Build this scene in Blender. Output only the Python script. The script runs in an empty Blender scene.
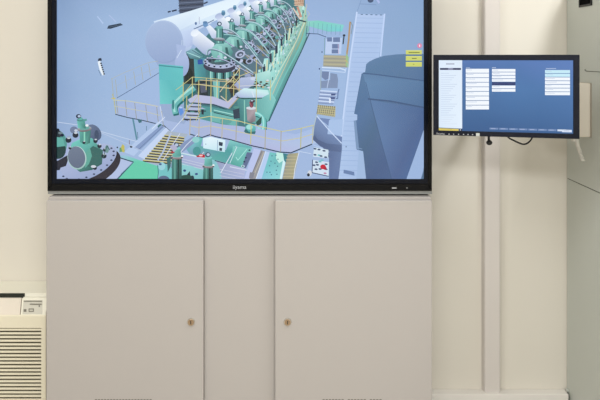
import bpy, bmesh, math, random
from mathutils import Vector

sc = bpy.context.scene
# ------------------------------------------------------------------ camera
F = 750.0                     # focal length in pixels of a 600 px wide frame
HX, HY = 300.0, 57.0          # principal point of the level camera (horizon row)
CAM = Vector((0.0, 0.0, 1.5))
cd = bpy.data.cameras.new('camera'); cam = bpy.data.objects.new('camera', cd)
sc.collection.objects.link(cam); sc.camera = cam
cam.location = CAM; cam.rotation_euler = (math.pi/2, 0, 0)
cd.sensor_width = 36.0; cd.lens = 36.0*F/600.0
cd.shift_y = -(200.0-HY)/600.0
cd.clip_start = 0.05; cd.clip_end = 50
# ------------------------------------------------------------------ world, lights, exposure
w = bpy.data.worlds.new('world'); sc.world = w; w.use_nodes = True
w.node_tree.nodes['Background'].inputs[0].default_value = (0.9, 0.95, 1.0, 1)
w.node_tree.nodes['Background'].inputs[1].default_value = 0.3
def area(name, loc, sx, sy, power, col):
    l = bpy.data.lights.new(name, 'AREA'); l.shape = 'RECTANGLE'; l.size = sx; l.size_y = sy
    l.energy = power; l.color = col
    o = bpy.data.objects.new(name, l); sc.collection.objects.link(o); o.location = loc
    return o
area('ceiling_lamp_right', (1.45, 1.9, 2.66), 0.25, 1.2, 32, (0.965, 0.985, 1.0))
area('ceiling_lamp_left', (-0.8, 1.6, 2.66), 0.6, 1.2, 27, (0.965, 0.985, 1.0))
area('ceiling_lamp_rear', (0.1, -0.7, 2.66), 2.6, 0.8, 114, (0.965, 0.985, 1.0))
sc.view_settings.view_transform = 'Standard'
sc.view_settings.look = 'None'
sc.view_settings.exposure = 0.0
sc.view_settings.gamma = 1.0
sc.view_settings.use_curve_mapping = False

# ------------------------------------------------------------------ helpers
def lin(c):
    return tuple(((v/255.0)/12.92 if v/255.0 <= 0.04045 else ((v/255.0+0.055)/1.055)**2.4) for v in c)
def P(px, py, d):
    """world point seen at pixel (px,py) at distance d in front of the camera"""
    return Vector(((px-HX)/F*d, d, CAM.z-(py-HY)/F*d))
def X(px, d): return (px-HX)/F*d
def Z(py, d): return CAM.z-(py-HY)/F*d

def mat(name, col, rough=0.5, metal=0.0, spec=0.5, bump=0.0, bscale=300.0, vary=0.0, vscale=3.0, coat=0.0):
    m = bpy.data.materials.new(name); m.use_nodes = True
    nt = m.node_tree; b = nt.nodes['Principled BSDF']
    c = lin(col)
    b.inputs['Base Color'].default_value = (*c, 1)
    b.inputs['Roughness'].default_value = rough
    b.inputs['Metallic'].default_value = metal
    b.inputs['Specular IOR Level'].default_value = spec
    b.inputs['Coat Weight'].default_value = coat
    tc = nt.nodes.new('ShaderNodeTexCoord')
    if bump:
        n = nt.nodes.new('ShaderNodeTexNoise'); n.inputs['Scale'].default_value = bscale
        n.inputs['Detail'].default_value = 3
        bp = nt.nodes.new('ShaderNodeBump'); bp.inputs['Strength'].default_value = bump
        bp.inputs['Distance'].default_value = 0.001
        nt.links.new(tc.outputs['Object'], n.inputs['Vector'])
        nt.links.new(n.outputs['Fac'], bp.inputs['Height'])
        nt.links.new(bp.outputs['Normal'], b.inputs['Normal'])
    if vary:
        n = nt.nodes.new('ShaderNodeTexNoise'); n.inputs['Scale'].default_value = vscale
        r = nt.nodes.new('ShaderNodeMixRGB'); r.blend_type = 'MIX'
        r.inputs[1].default_value = (*[v*(1-vary) for v in c], 1)
        r.inputs[2].default_value = (*[min(1, v*(1+vary)) for v in c], 1)
        nt.links.new(tc.outputs['Object'], n.inputs['Vector'])
        nt.links.new(n.outputs['Fac'], r.inputs[0])
        nt.links.new(r.outputs[0], b.inputs['Base Color'])
    return m

def mkobj(name, bm, m, parent=None, smooth=False):
    me = bpy.data.meshes.new(name)
    bmesh.ops.recalc_face_normals(bm, faces=bm.faces[:])
    bm.to_mesh(me); bm.free()
    if smooth:
        for p in me.polygons: p.use_smooth = True
    me.materials.append(m)
    o = bpy.data.objects.new(name, me); sc.collection.objects.link(o)
    if parent is not None:
        o.parent = parent; o.matrix_parent_inverse = parent.matrix_world.inverted() if False else o.matrix_parent_inverse
        root = parent
        off = Vector((0, 0, 0))
        while root is not None:
            off += root.location; root = root.parent
        me.transform(__import__('mathutils').Matrix.Translation(-off))
    return o
def thing(name, label, cat, loc, group=None):
    o = bpy.data.objects.new(name, None); sc.collection.objects.link(o)
    o.location = loc; o['label'] = label; o['category'] = cat; o.empty_display_size = 0.05
    if group: o['group'] = group
    return o
def tag(o, label, cat, group=None):
    o['label'] = label; o['category'] = cat
    if group: o['group'] = group
    return o
def struct(o): o['kind'] = 'structure'; return o

def box(bm, x0, x1, y0, y1, z0, z1, bev=0.0, seg=2):
    r = bmesh.ops.create_cube(bm, size=1.0)
    for v in r['verts']:
        v.co = Vector(((x0+x1)/2+v.co.x*(x1-x0), (y0+y1)/2+v.co.y*(y1-y0), (z0+z1)/2+v.co.z*(z1-z0)))
    if bev:
        es = list({e for v in r['verts'] for e in v.link_edges})
        bmesh.ops.bevel(bm, geom=es, offset=bev, segments=seg, affect='EDGES', profile=0.5)
    return bm
def B(*a, **k): return box(bmesh.new(), *a, **k)
def prism(bm, prof, x0, x1):
    """profile of (y,z) points extruded along x"""
    a = [bm.verts.new((x0, y, z)) for y, z in prof]; b = [bm.verts.new((x1, y, z)) for y, z in prof]
    n = len(prof)
    bm.faces.new(a); bm.faces.new(b[::-1])
    for i in range(n): bm.faces.new((a[i], b[i], b[(i+1) % n], a[(i+1) % n]))
    return bm
def prismz(bm, prof, z0, z1):
    a = [bm.verts.new((x, y, z0)) for x, y in prof]; b = [bm.verts.new((x, y, z1)) for x, y in prof]
    n = len(prof)
    bm.faces.new(a); bm.faces.new(b[::-1])
    for i in range(n): bm.faces.new((a[i], b[i], b[(i+1) % n], a[(i+1) % n]))
    return bm
def cyl(bm, c, axis, r0, r1, h, seg=32):
    q = Vector((0, 0, 1)).rotation_difference(Vector(axis).normalized()).to_matrix().to_4x4()
    M = __import__('mathutils').Matrix.Translation(Vector(c)+Vector(axis).normalized()*h/2) @ q
    bmesh.ops.create_cone(bm, cap_ends=True, segments=seg, radius1=r0, radius2=r1, depth=h, matrix=M)
    return bm
def tube(bm, pts, r, seg=8):
    pts = [Vector(p) for p in pts]; rings = []
    up = Vector((0.01, 0.02, 1)).normalized()
    for i, p in enumerate(pts):
        t = (pts[min(i+1, len(pts)-1)]-pts[max(i-1, 0)]).normalized()
        s = t.cross(up)
        if s.length < 1e-3: s = t.cross(Vector((1, 0, 0)))
        s.normalize(); u = s.cross(t).normalized()
        rings.append([bm.verts.new(p+(s*math.cos(2*math.pi*k/seg)+u*math.sin(2*math.pi*k/seg))*r) for k in range(seg)])
    for a, b in zip(rings, rings[1:]):
        for k in range(seg): bm.faces.new((a[k], a[(k+1) % seg], b[(k+1) % seg], b[k]))
    bm.faces.new(rings[0]); bm.faces.new(rings[-1][::-1])
    return bm
def spline(pts, n=10):
    pts = [Vector(p) for p in pts]; out = []
    for i in range(len(pts)-1):
        p0 = pts[max(i-1, 0)]; p1 = pts[i]; p2 = pts[i+1]; p3 = pts[min(i+2, len(pts)-1)]
        for k in range(n):
            t = k/n
            out.append(0.5*((2*p1)+(p2-p0)*t+(2*p0-5*p1+4*p2-p3)*t*t+(3*p1-p0-3*p2+p3)*t**3))
    out.append(pts[-1]); return out

# flat pictures shown by the two displays: coloured shapes lying in the display's plane
class Picture:
    def __init__(s, origin, normal, step=4e-6):
        s.o = Vector(origin); s.n = Vector(normal).normalized(); s.k = 0; s.step = step
        s.v = []; s.f = []; s.c = []
    def pt(s, x, y):
        d = P(x, y, 1.0)-CAM
        t = (s.o-CAM).dot(s.n)/d.dot(s.n)
        return CAM+d*t+s.n*(s.step*s.k)
    sat = 0.92
    clip = (50, 430, -36, 185)
    def face(s, pts, cols):
        x0, x1, y0, y1 = s.clip
        q = [(p[0], p[1], *c) for p, c in zip(pts, cols)]
        for ax, lim, sg in ((0, x0, 1), (0, x1, -1), (1, y0, 1), (1, y1, -1)):
            out = []
            for a, b in zip(q, q[1:]+q[:1]):
                da, db = (a[ax]-lim)*sg, (b[ax]-lim)*sg
                if da >= 0: out.append(a)
                if (da >= 0) != (db >= 0):
                    t = da/(da-db); out.append(tuple(u+(v-u)*t for u, v in zip(a, b)))
            q = out
            if len(q) < 3: return
        pts = [p[:2] for p in q]; cols = [p[2:] for p in q]
        i = len(s.v)
        for p in pts: s.v.append(s.pt(*p))
        s.f.append(tuple(range(i, i+len(pts)))); s.c.append(cols)
    def poly(s, pts, col):
        s.k += 1
        s.face(pts, [col]*len(pts))
    def gpoly(s, pts, cols):
        s.k += 1; s.face(pts, cols)
    def grid(s, xs, ys, cols, f=0.975):
        s.k += 1; cols = [[tuple(v*f for v in c) for c in r] for r in cols]
        for j in range(len(ys)-1):
            for i in range(len(xs)-1):
                s.face([(xs[i], ys[j]), (xs[i+1], ys[j]), (xs[i+1], ys[j+1]), (xs[i], ys[j+1])],
                       [cols[j][i], cols[j][i+1], cols[j+1][i+1], cols[j+1][i]])
    def rect(s, x0, y0, x1, y1, col): s.poly([(x0, y0), (x1, y0), (x1, y1), (x0, y1)], col)
    def line(s, pts, w, col):
        s.k += 1
        for (x0, y0), (x1, y1) in zip(pts, pts[1:]):
            dx, dy = x1-x0, y1-y0; L = math.hypot(dx, dy) or 1e-6
            nx, ny = -dy/L*w/2, dx/L*w/2
            ex, ey = dx/L*w*0.15, dy/L*w*0.15
            s.face([(x0+nx-ex, y0+ny-ey), (x1+nx+ex, y1+ny+ey), (x1-nx+ex, y1-ny+ey), (x0-nx-ex, y0-ny-ey)], [col]*4)
    def pipe(s, pts, w, col, hi, lo=None):
        c = [(p[0], p[1]) for p in spline([(a, b, 0) for a, b in pts], 5)]
        if lo: s.line([(a+w*0.18, b+w*0.3) for a, b in c], w*1.05, lo)
        s.line(c, w, col)
        s.line([(a-w*0.12, b-w*0.22) for a, b in c], w*0.4, hi)
    def ell(s, cx, cy, rx, ry, col, rot=0.0, col2=None, seg=20, a0=0, a1=360):
        ca, sa = math.cos(math.radians(rot)), math.sin(math.radians(rot))
        pts = []; cols = []
        full = (a1-a0) >= 360
        m = seg if full else seg+1
        for i in range(m):
            a = math.radians(a0+(a1-a0)*i/seg)
            u, v = rx*math.cos(a), ry*math.sin(a)
            pts.append((cx+u*ca-v*sa, cy+u*sa+v*ca))
            if col2:
                t = 0.5+0.5*math.sin(a); cols.append(tuple(col[q]*(1-t)+col2[q]*t for q in range(3)))
            else: cols.append(col)
        s.gpoly(pts, cols)
    def build(s, name, gain, parent, rough=0.25):
        me = bpy.data.meshes.new(name)
        off = parent.location
        me.from_pydata([p-off for p in s.v], [], s.f); me.update()
        ca = me.color_attributes.new('picture', 'FLOAT_COLOR', 'CORNER')
        i = 0
        for f in s.c:
            for c in f:
                g = 0.3*c[0]+0.59*c[1]+0.11*c[2]; k = s.sat*(0.84 if c[1] > c[2] else 1.0); c = tuple(g+(q-g)*k for q in c)
                l = lin(c); ca.data[i].color = (*l, 1); i += 1
        m = bpy.data.materials.new(name); m.use_nodes = True
        nt = m.node_tree; b = nt.nodes['Principled BSDF']
        at = nt.nodes.new('ShaderNodeVertexColor'); at.layer_name = 'picture'
        b.inputs['Base Color'].default_value = (0.004, 0.004, 0.006, 1)
        b.inputs['Roughness'].default_value = rough
        b.inputs['Specular IOR Level'].default_value = 0.2
        nt.links.new(at.outputs['Color'], b.inputs['Emission Color'])
        b.inputs['Emission Strength'].default_value = gain
        try: m.cycles.emission_sampling = 'NONE'
        except Exception: pass
        me.materials.append(m)
        o = bpy.data.objects.new(name, me); sc.collection.objects.link(o); o.parent = parent
        return o

def text_obj(name, body, size, loc, rotz, m, parent, extrude=0.0004):
    cu = bpy.data.curves.new(name, 'FONT'); cu.body = body; cu.size = size
    cu.align_x = 'CENTER'; cu.align_y = 'CENTER'; cu.extrude = extrude
    t = bpy.data.objects.new(name, cu); sc.collection.objects.link(t)
    dg = bpy.context.evaluated_depsgraph_get()
    me = bpy.data.meshes.new_from_object(t.evaluated_get(dg))
    bpy.data.objects.remove(t)
    me.materials.clear(); me.materials.append(m)
    o = bpy.data.objects.new(name, me); sc.collection.objects.link(o)
    o.parent = parent; o.location = Vector(loc)-parent.location
    o.rotation_euler = (math.pi/2, 0, rotz)
    return o

# ------------------------------------------------------------------ materials
M_wall = mat('cream_wall_paint', (229, 223, 211), 0.6, bump=0.15, bscale=120, vary=0.015, vscale=2)
M_trim = mat('pinkish_white_trim', (220, 213, 207), 0.5)
M_skirt = mat('skirting_paint', (236, 231, 224), 0.45)
M_ceil = mat('ceiling_paint', (232, 230, 224), 0.8)
M_floor = mat('floor_vinyl', (186, 180, 170), 0.4, vary=0.06, vscale=12)
M_cab = mat('light_grey_powder_coat', (182, 176, 171), 0.42, bump=0.12, bscale=900)
M_tall = mat('green_grey_enamel', (200, 204, 196), 0.38, bump=0.06, bscale=600, vary=0.02, vscale=4)
M_seam = mat('dark_joint', (86, 84, 74), 0.8)
M_frame = mat('charcoal_plastic', (14, 14, 15), 0.4, spec=0.15)
M_glassb = mat('navy_black_glass_border', (6, 12, 26), 0.3, spec=0.2)
M_rear = mat('grey_rear_plastic', (140, 142, 140), 0.5)
M_logo = mat('silver_print', (170, 172, 175), 0.4)
M_monb = mat('monitor_black_plastic', (9, 15, 32), 0.35, spec=0.25)
M_black = mat('black_rubber', (18, 18, 20), 0.5)
M_brass = mat('brass_lock', (172, 146, 118), 0.35, metal=0.8)
M_chrome = mat('lock_rim', (205, 200, 190), 0.25, metal=0.9)
M_ivory = mat('ivory_plastic', (240, 236, 219), 0.45)
M_ivoryp = mat('pinkish_ivory_plastic', (228, 218, 203), 0.45)
M_grille = mat('cream_grille_enamel', (234, 226, 202), 0.45)
M_dark = mat('dark_inside', (40, 42, 36), 0.9)
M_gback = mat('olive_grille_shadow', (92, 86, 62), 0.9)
M_hole = mat('matt_black', (10, 10, 11), 0.95, spec=0.05)
M_label = mat('control_sticker', (208, 204, 190), 0.5)
M_ink = mat('grey_print', (120, 116, 104), 0.6)
M_pedge = mat('tan_plastic', (172, 160, 146), 0.5)
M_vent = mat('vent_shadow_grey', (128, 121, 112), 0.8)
M_phone = mat('cream_phone_plastic', (236, 227, 212), 0.4)
M_cord = mat('off_white_cord', (224, 220, 210), 0.5)

# ------------------------------------------------------------------ room shell
DW = 3.2
struct(mkobj('floor', B(-3, 3.2, -2.5, DW+0.1, -0.1, 0), M_floor))
struct(mkobj('ceiling', B(-3, 3.2, -2.5, DW+0.1, 2.72, 2.82), M_ceil))
struct(mkobj('wall_back', B(-3, 3.2, DW, DW+0.1, 0, 2.72), M_wall))
struct(mkobj('wall_left', B(-3.1, -3, -2.5, DW+0.1, 0, 2.72), M_wall))
struct(mkobj('wall_right', B(3.2, 3.3, -2.5, DW+0.1, 0, 2.72), M_wall))
struct(mkobj('wall_front', B(-3.1, 3.3, -2.6, -2.5, 0, 2.72), M_wall))
# skirting duct along the back wall
sk = Z(389, DW); skf = 3.148
struct(mkobj('baseboard_back', B(-0.95, 1.128, skf, DW, 0, sk, bev=0.003), M_skirt))
# flat pilaster standing on the skirting
xb = X(481.5, DW)
prof = [(xb, DW), (X(484.6, 3.166), 3.168), (X(485.6, 3.166), 3.165), (X(499.3, 3.166), 3.165), (X(500.4, 3.166), 3.168), (X(500.6, 3.166), DW)]
struct(mkobj('trim_1', prismz(bmesh.new(), prof, sk, 2.72), M_trim))

# ------------------------------------------------------------------ tall grey-green cabinet on the right
TX = X(566.5, DW); TH = 1.80; TY0 = 2.25
t = thing('tall_cabinet', 'tall grey-green metal cabinet at the right edge, seen from its side', 'cabinet', (TX+0.4, 2.72, 0))
zs = Z(178, DW)
bm = bmesh.new()
box(bm, TX+0.004, TX+0.8, TY0, DW-0.004, 0, TH-0.012, bev=0.003)
mkobj('body', bm, M_tall, t)
bm = bmesh.new()
box(bm, TX, TX+0.0045, TY0+0.002, DW-0.006, zs+0.0016, TH-0.02, bev=0.0012)
mkobj('upper_side_panel', bm, M_tall, t)
bm = bmesh.new()
box(bm, TX, TX+0.0045, TY0+0.002, DW-0.006, 0.03, zs-0.0016, bev=0.0012)
mkobj('lower_side_panel', bm, M_tall, t)
mkobj('panel_joint', B(TX+0.002, TX+0.0042, TY0+0.002, DW-0.006, zs-0.002, zs+0.002), M_seam, t)
mkobj('top_cover', B(TX-0.002, TX+0.802, TY0-0.002, DW-0.004, TH-0.02, TH, bev=0.004), M_tall, t)
mkobj('corner_gasket', B(TX-0.008, TX, DW-0.03, DW-0.012, sk, sk+0.01, bev=0.002), M_tall, t)
# thin wire clipped to the side panel
d0 = F*TX/(585.5-HX); d1 = F*TX/(612-HX)
pts = [Vector((TX-0.0012, d0, Z(69, d0))), Vector((TX-0.0012, d0-0.01, Z(71, d0))), Vector((TX-0.0012, (d0+d1)/2, Z(71.8, (d0+d1)/2))), Vector((TX-0.0012, d1, Z(73.6, d1)))]
tag(mkobj('thin_wire', tube(bmesh.new(), spline(pts, 6), 0.0011, 6), M_seam), 'thin dark wire running along the tall cabinet above the telephone', 'wire')
# black fitting high on the side panel
d0 = F*TX/(579.5-HX); d1 = F*TX/(592.3-HX)
t = thing('side_handle', 'small black rectangular recessed handle high on the tall cabinet side', 'handle', (TX, (d0+d1)/2, Z(8, d0)))
zb = Z(7.6, d0)
bm = bmesh.new()
box(bm, TX-0.004, TX, d1, d1+0.008, zb, zb+0.15, bev=0.001); box(bm, TX-0.004, TX, d0-0.008, d0, zb, zb+0.15, bev=0.001)
box(bm, TX-0.004, TX, d1, d0, zb, zb+0.008, bev=0.001); box(bm, TX-0.004, TX, d1, d0, zb+0.142, zb+0.15, bev=0.001)
mkobj('handle_rim', bm, M_black, t)
mkobj('recess', B(TX-0.0015, TX, d1+0.007, d0-0.007, zb+0.007, zb+0.143), M_hole, t)
mkobj('grip', B(TX-0.0042, TX-0.0015, d1+0.02, d0-0.02, zb+0.03, zb+0.12, bev=0.001), M_hole, t)

# ------------------------------------------------------------------ wall telephone on the cabinet side, behind the monitor
dn = F*TX/(591.6-HX)
z1, z0 = Z(83.3, dn), Z(137.2, dn)
t = thing('wall_telephone', 'cream wall telephone mounted on the tall cabinet side behind the small monitor', 'telephone', (TX, dn, z0))
mkobj('body', B(TX-0.058, TX-0.004, dn, dn+0.11, z0, z1, bev=0.005, seg=3), M_phone, t)
bm = B(TX-0.082, TX-0.058, dn+0.02, dn+0.07, z0+0.004, z1-0.004, bev=0.008, seg=3)
mkobj('handset', bm, M_phone, t)
mkobj('back_plate', B(TX-0.0045, TX, dn-0.001, dn+0.112, z0-0.001, z1+0.001, bev=0.001), M_pedge, t)
# coiled cord
bm = bmesh.new(); cpts = []
a = P(573.6, 139.5, 2.86); b_ = P(577.5, 144, 2.86); c_ = P(580, 150, 2.87); d_ = P(583, 160.5, 2.88)
path = spline([P(577, 137, 2.87), P(577.2, 143, 2.86), P(579.5, 150.5, 2.87), P(583, 160.8, 2.88)], 30)
L = len(path)
for i, p in enumerate(path):
    if i < 10: cpts.append(p); continue
    for q in range(4):
        ang = (i*4+q)*0.30
        rr = 0.0056
        nx = path[min(i+1, L-1)]; pp = p.lerp(nx, q/4)
        cpts.append(pp+Vector((math.cos(ang)*rr, math.sin(ang)*rr, 0)))
mkobj('coiled_cord', tube(bm, cpts, 0.0027, 6), M_cord, t, True)
mkobj('cord_socket', B(X(572.6, 2.87), X(577.4, 2.87), 2.86, 2.89, Z(141.5, 2.87), Z(137, 2.87), bev=0.003), M_cord, t)

# ------------------------------------------------------------------ two-door cabinet under the television
DF = 2.905; DC = 2.93
ztop = Z(197, DC)
cx0, cx1 = X(46.2, DF), X(432, DF)
t = thing('two_door_cabinet', 'wide light grey metal cabinet with two doors standing under the television', 'cabinet', ((cx0+cx1)/2, 3.05, 0))
mkobj('body', B(cx0, cx1, DC, 3.18-0.04, 0, ztop, bev=0.0015), M_cab, t)
dtop = Z(200.6, DF)
vent_x = {0: (95, 152.5), 1: (322.5, 382.5)}
locks = {0: (191, 322), 1: (287.6, 322)}
for k, (a, b_) in enumerate(((46.2, 203.3), (275.2, 432))):
    d = mkobj('door', B(X(a, DF), X(b_, DF), DF, DC-0.001, 0.06, dtop, bev=0.0022, seg=2), M_cab, t)
    lx, lz = X(locks[k][0], DF), Z(locks[k][1], DF)
    o = Vector((0, 0, 0))
    bm = bmesh.new(); cyl(bm, (lx, DF+0.002, lz), (0, -1, 0), 0.0165, 0.0145, 0.006, 36)
    lk = mkobj('lock', bm, M_chrome, d); lk['label'] = 'round metal lock'
    # brass core and keyhole
    bm = bmesh.new(); cyl(bm, (lx, DF-0.003, lz), (0, -1, 0), 0.0125, 0.0115, 0.0035, 36)
    core = mkobj('lock_core', bm, M_brass, d)
    bm = bmesh.new(); box(bm, lx-0.0016, lx+0.0016, DF-0.0072, DF-0.0062, lz-0.007, lz+0.007, bev=0.0004)
    mkobj('keyhole', bm, M_dark, d)
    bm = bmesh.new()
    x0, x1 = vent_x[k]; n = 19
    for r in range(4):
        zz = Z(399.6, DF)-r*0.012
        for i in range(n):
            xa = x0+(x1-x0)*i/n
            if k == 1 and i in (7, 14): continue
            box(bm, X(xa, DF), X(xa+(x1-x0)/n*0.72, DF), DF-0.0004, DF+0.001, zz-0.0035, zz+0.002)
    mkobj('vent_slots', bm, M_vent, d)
mkobj('middle_panel', B(X(204.5, DC), X(274, DC), DC-0.002, DC, 0.06, ztop-0.006, bev=0.0008), M_cab, t)
mkobj('plinth', B(cx0+0.01, cx1-0.01, DF+0.02, DC, 0, 0.055), M_cab, t)

# ------------------------------------------------------------------ fan coil unit on the left
AF = 2.985
ax1 = X(45.8, AF); ax0 = ax1-0.95
za = Z(281, DW); zl = Z(328, AF)
t = thing('fan_coil_unit', 'low cream air conditioning unit with louvred front against the wall', 'air conditioner', ((ax0+ax1)/2, 3.09, 0))
zt = za
slotx = X(24.3, 3.03)
zf0 = Z(298.2, 3.018); zf1 = Z(315, 2.988)
# rear and top shell
prof = [(DW-0.002, 0.02), (DW-0.002, zt), (3.045, zt-0.003), (3.036, zt-0.009), (3.036, 0.02)]
mkobj('casing', prism(bmesh.new(), prof, ax0, ax1), M_ivory, t)
# outlet slot: dark liner on the front of the casing, left of the control panel
mkobj('air_outlet', B(ax0+0.03, slotx, 3.026, 3.036, Z(299, 3.03), Z(293.6, 3.03)), M_dark, t)
mkobj('top_lip', prism(bmesh.new(), [(3.045, zt-0.003), (3.03, zt-0.012), (3.018, zf0+0.004), (3.018, zf0-0.004), (3.036, zf0-0.004), (3.045, zt-0.02)], slotx+0.001, ax1), M_ivory, t)
# sloping flap under the slot and control panel beside it
def slab(x0, x1, x0b, x1b, y0, za_, y1, zb_, th, m, name, par):
    bm = bmesh.new()
    vs = [(x0, y0, za_), (x1, y0, za_), (x1b, y1, zb_), (x0b, y1, zb_)]
    f = [bm.verts.new(v) for v in vs]; g = [bm.verts.new((v[0], v[1]+th, v[2])) for v in vs]
    bm.faces.new(f); bm.faces.new(g[::-1])
    for i in range(4): bm.faces.new((f[i], g[i], g[(i+1) % 4], f[(i+1) % 4]))
    bmesh.ops.bevel(bm, geom=bm.edges[:], offset=0.001, segments=1, affect='EDGES')
    return mkobj(name, bm, m, par)
slab(ax0+0.02, X(21.3, 3.018), ax0+0.02, X(19.7, 2.988), 3.018, zf0, 2.988, zf1, 0.012, M_ivoryp, 'front_flap', t)
slab(X(22.1, 3.018), ax1-0.002, X(20.5, 2.988), ax1-0.002, 3.018, zf0, 2.988, zf1, 0.012, M_ivory, 'control_panel_base', t)
cp = slab(X(23.2, 3.014), X(42.7, 3.014), X(22.2, 2.988), X(42.2, 2.988), 3.0145, zf0-0.006, 2.9885, zf1+0.003, 0.004, M_label, 'control_sticker', t)
def on_slope(px, py):
    # point on the sloping face
    k = (py-298.2)/(315-298.2); d = 3.018+(2.988-3.018)*k
    return P(px, py, d)+Vector((0, -0.0006, 0))
bm = bmesh.new()
def mark(x0, y0, x1, y1):
    a = on_slope(x0, y0); b = on_slope(x1, y0); c = on_slope(x1, y1); d = on_slope(x0, y1)
    f = [bm.verts.new(v+Vector((0, -0.003, 0))) for v in (a, b, c, d)]; g = [bm.verts.new(v+Vector((0, 0.004, 0))) for v in (a, b, c, d)]
    bm.faces.new(f); bm.faces.new(g[::-1])
    for i in range(4): bm.faces.new((f[i], g[i], g[(i+1) % 4], f[(i+1) % 4]))
mark(24, 300.6, 42, 301.2); mark(30, 303.6, 42, 304.3); mark(24, 309, 26.5, 311.4); mark(29, 308.4, 34, 308.9); mark(29, 310.9, 34, 311.4)
mark(29, 308.4, 29.5, 311.4); mark(33.5, 308.4, 34, 311.4); mark(39, 305, 39.8, 306.6)
mkobj('printed_marks', bm, M_ink, cp)
# front frame
bm = bmesh.new()
prism(bm, [(2.988, zf1), (2.985, zf1-0.004), (2.985, zl), (3.036, zl), (3.036, zf1)], ax0, ax1)
gx1 = X(41.2, AF)
box(bm, gx1, ax1, AF, 3.036, 0.02, zl); box(bm, ax0, ax0+0.03, AF, 3.036, 0.02, zl); box(bm, ax0+0.03, gx1, AF, 3.036, 0.02, 0.05)
mkobj('front_frame', bm, M_grille, t)
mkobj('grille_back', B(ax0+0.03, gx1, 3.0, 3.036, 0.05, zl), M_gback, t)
bm = bmesh.new(); pitch = 3.69/F*AF; z = zl-0.0045
while z > 0.065:
    prism(bm, [(2.986, z), (2.986, z-0.0066), (2.990, z-0.0066), (2.994, z-0.002), (2.994, z+0.0006), (2.988, z+0.0008)], ax0+0.03, gx1)
    z -= pitch
mkobj('louvres', bm, M_grille, t)
mkobj('plinth', B(ax0+0.02, ax1-0.02, 3.01, DW-0.01, 0, 0.02), M_dark, t)

# ------------------------------------------------------------------ television
TF = 2.95
x0, x1 = X(47.3, TF), X(432, TF); zb = Z(191, TF); zt = Z(-38.5, TF)
tv = thing('television', 'large wide television with black frame showing a ship engine room', 'television', ((x0+x1)/2, 3.0, zb))
sx0, sx1, szb, szt = 56.4, 423.8, 179.0, -27.6
def ring(bm, ax0, ax1, az0, az1, bx0, bx1, bz0, bz1, yf, yb, yin=None):
    yin = yf if yin is None else yin
    o = [(ax0, az0), (ax1, az0), (ax1, az1), (ax0, az1)]; i = [(bx0, bz0), (bx1, bz0), (bx1, bz1), (bx0, bz1)]
    of = [bm.verts.new((x, yf, z)) for x, z in o]; fi = [bm.verts.new((x, yin, z)) for x, z in i]
    ob = [bm.verts.new((x, yb, z)) for x, z in o]; ib = [bm.verts.new((x, yb, z)) for x, z in i]
    for k in range(4):
        n = (k+1) % 4
        bm.faces.new((of[k], of[n], fi[n], fi[k])); bm.faces.new((ob[k], of[k], of[n], ob[n])); bm.faces.new((fi[k], fi[n], ib[n], ib[k])); bm.faces.new((ob[k], ob[n], ib[n], ib[k]))
bm = bmesh.new()
ring(bm, x0, x1, zb, zt, X(51.6, TF), X(428, TF), Z(183.8, TF), Z(-32.5, TF), TF, TF+0.045)
bmesh.ops.bevel(bm, geom=[e for e in bm.edges if all(abs(v.co.y-TF) < 1e-5 for v in e.verts)], offset=0.0022, segments=3, affect='EDGES')
mkobj('frame', bm, M_frame, tv)
bm = bmesh.new()
ring(bm, X(51, TF), X(428.6, TF), Z(184.2, TF), Z(-33, TF), X(sx0, TF+0.005), X(sx1, TF+0.005), Z(szb, TF+0.005), Z(szt, TF+0.005), TF+0.0045, TF+0.04, TF+0.0045)
mkobj('glass_border', bm, M_glassb, tv)
mkobj('rear_housing', B(X(51, 2.995), X(430.4, 2.995), 2.957, 3.06, ztop+0.006, Z(193.6, TF)+0.012, bev=0.001), M_rear, tv)
bm = bmesh.new()
bm.free()
for px in (110, 370): mkobj('rubber_foot', B(X(px, 3), X(px+14, 3), 3.01, 3.05, ztop, ztop+0.006), M_black, tv)
mkobj('back_shell', B(X(60, 2.995), X(420, 2.995), 2.996, 3.055, Z(180, 2.995), zt-0.03, bev=0.01), M_black, tv)
mkobj('wall_mount', B(-0.45, 0.0, 3.055, 3.198, 1.2, 1.75), M_black, tv)
text_obj('brand_lettering', 'iiyama', 0.0215, P(239.5, 187.2, TF-0.0005), 0, M_logo, tv)
bm = bmesh.new(); box(bm, X(392, TF), X(396.5, TF), TF-0.0008, TF+0.001, Z(188.6, TF), Z(187.4, TF))
mkobj('status_window', bm, M_logo, tv)
bm = bmesh.new(); box(bm, X(406.3, TF), X(407.7, TF), TF-0.0008, TF+0.001, Z(188.4, TF), Z(187.4, TF))
mkobj('sensor', bm, M_rear, tv)
mkobj('inner_lip', B(X(52.5, TF), X(427, TF), TF+0.0006, TF+0.004, Z(184.1, TF), Z(183.7, TF)), M_frame, tv)

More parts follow.
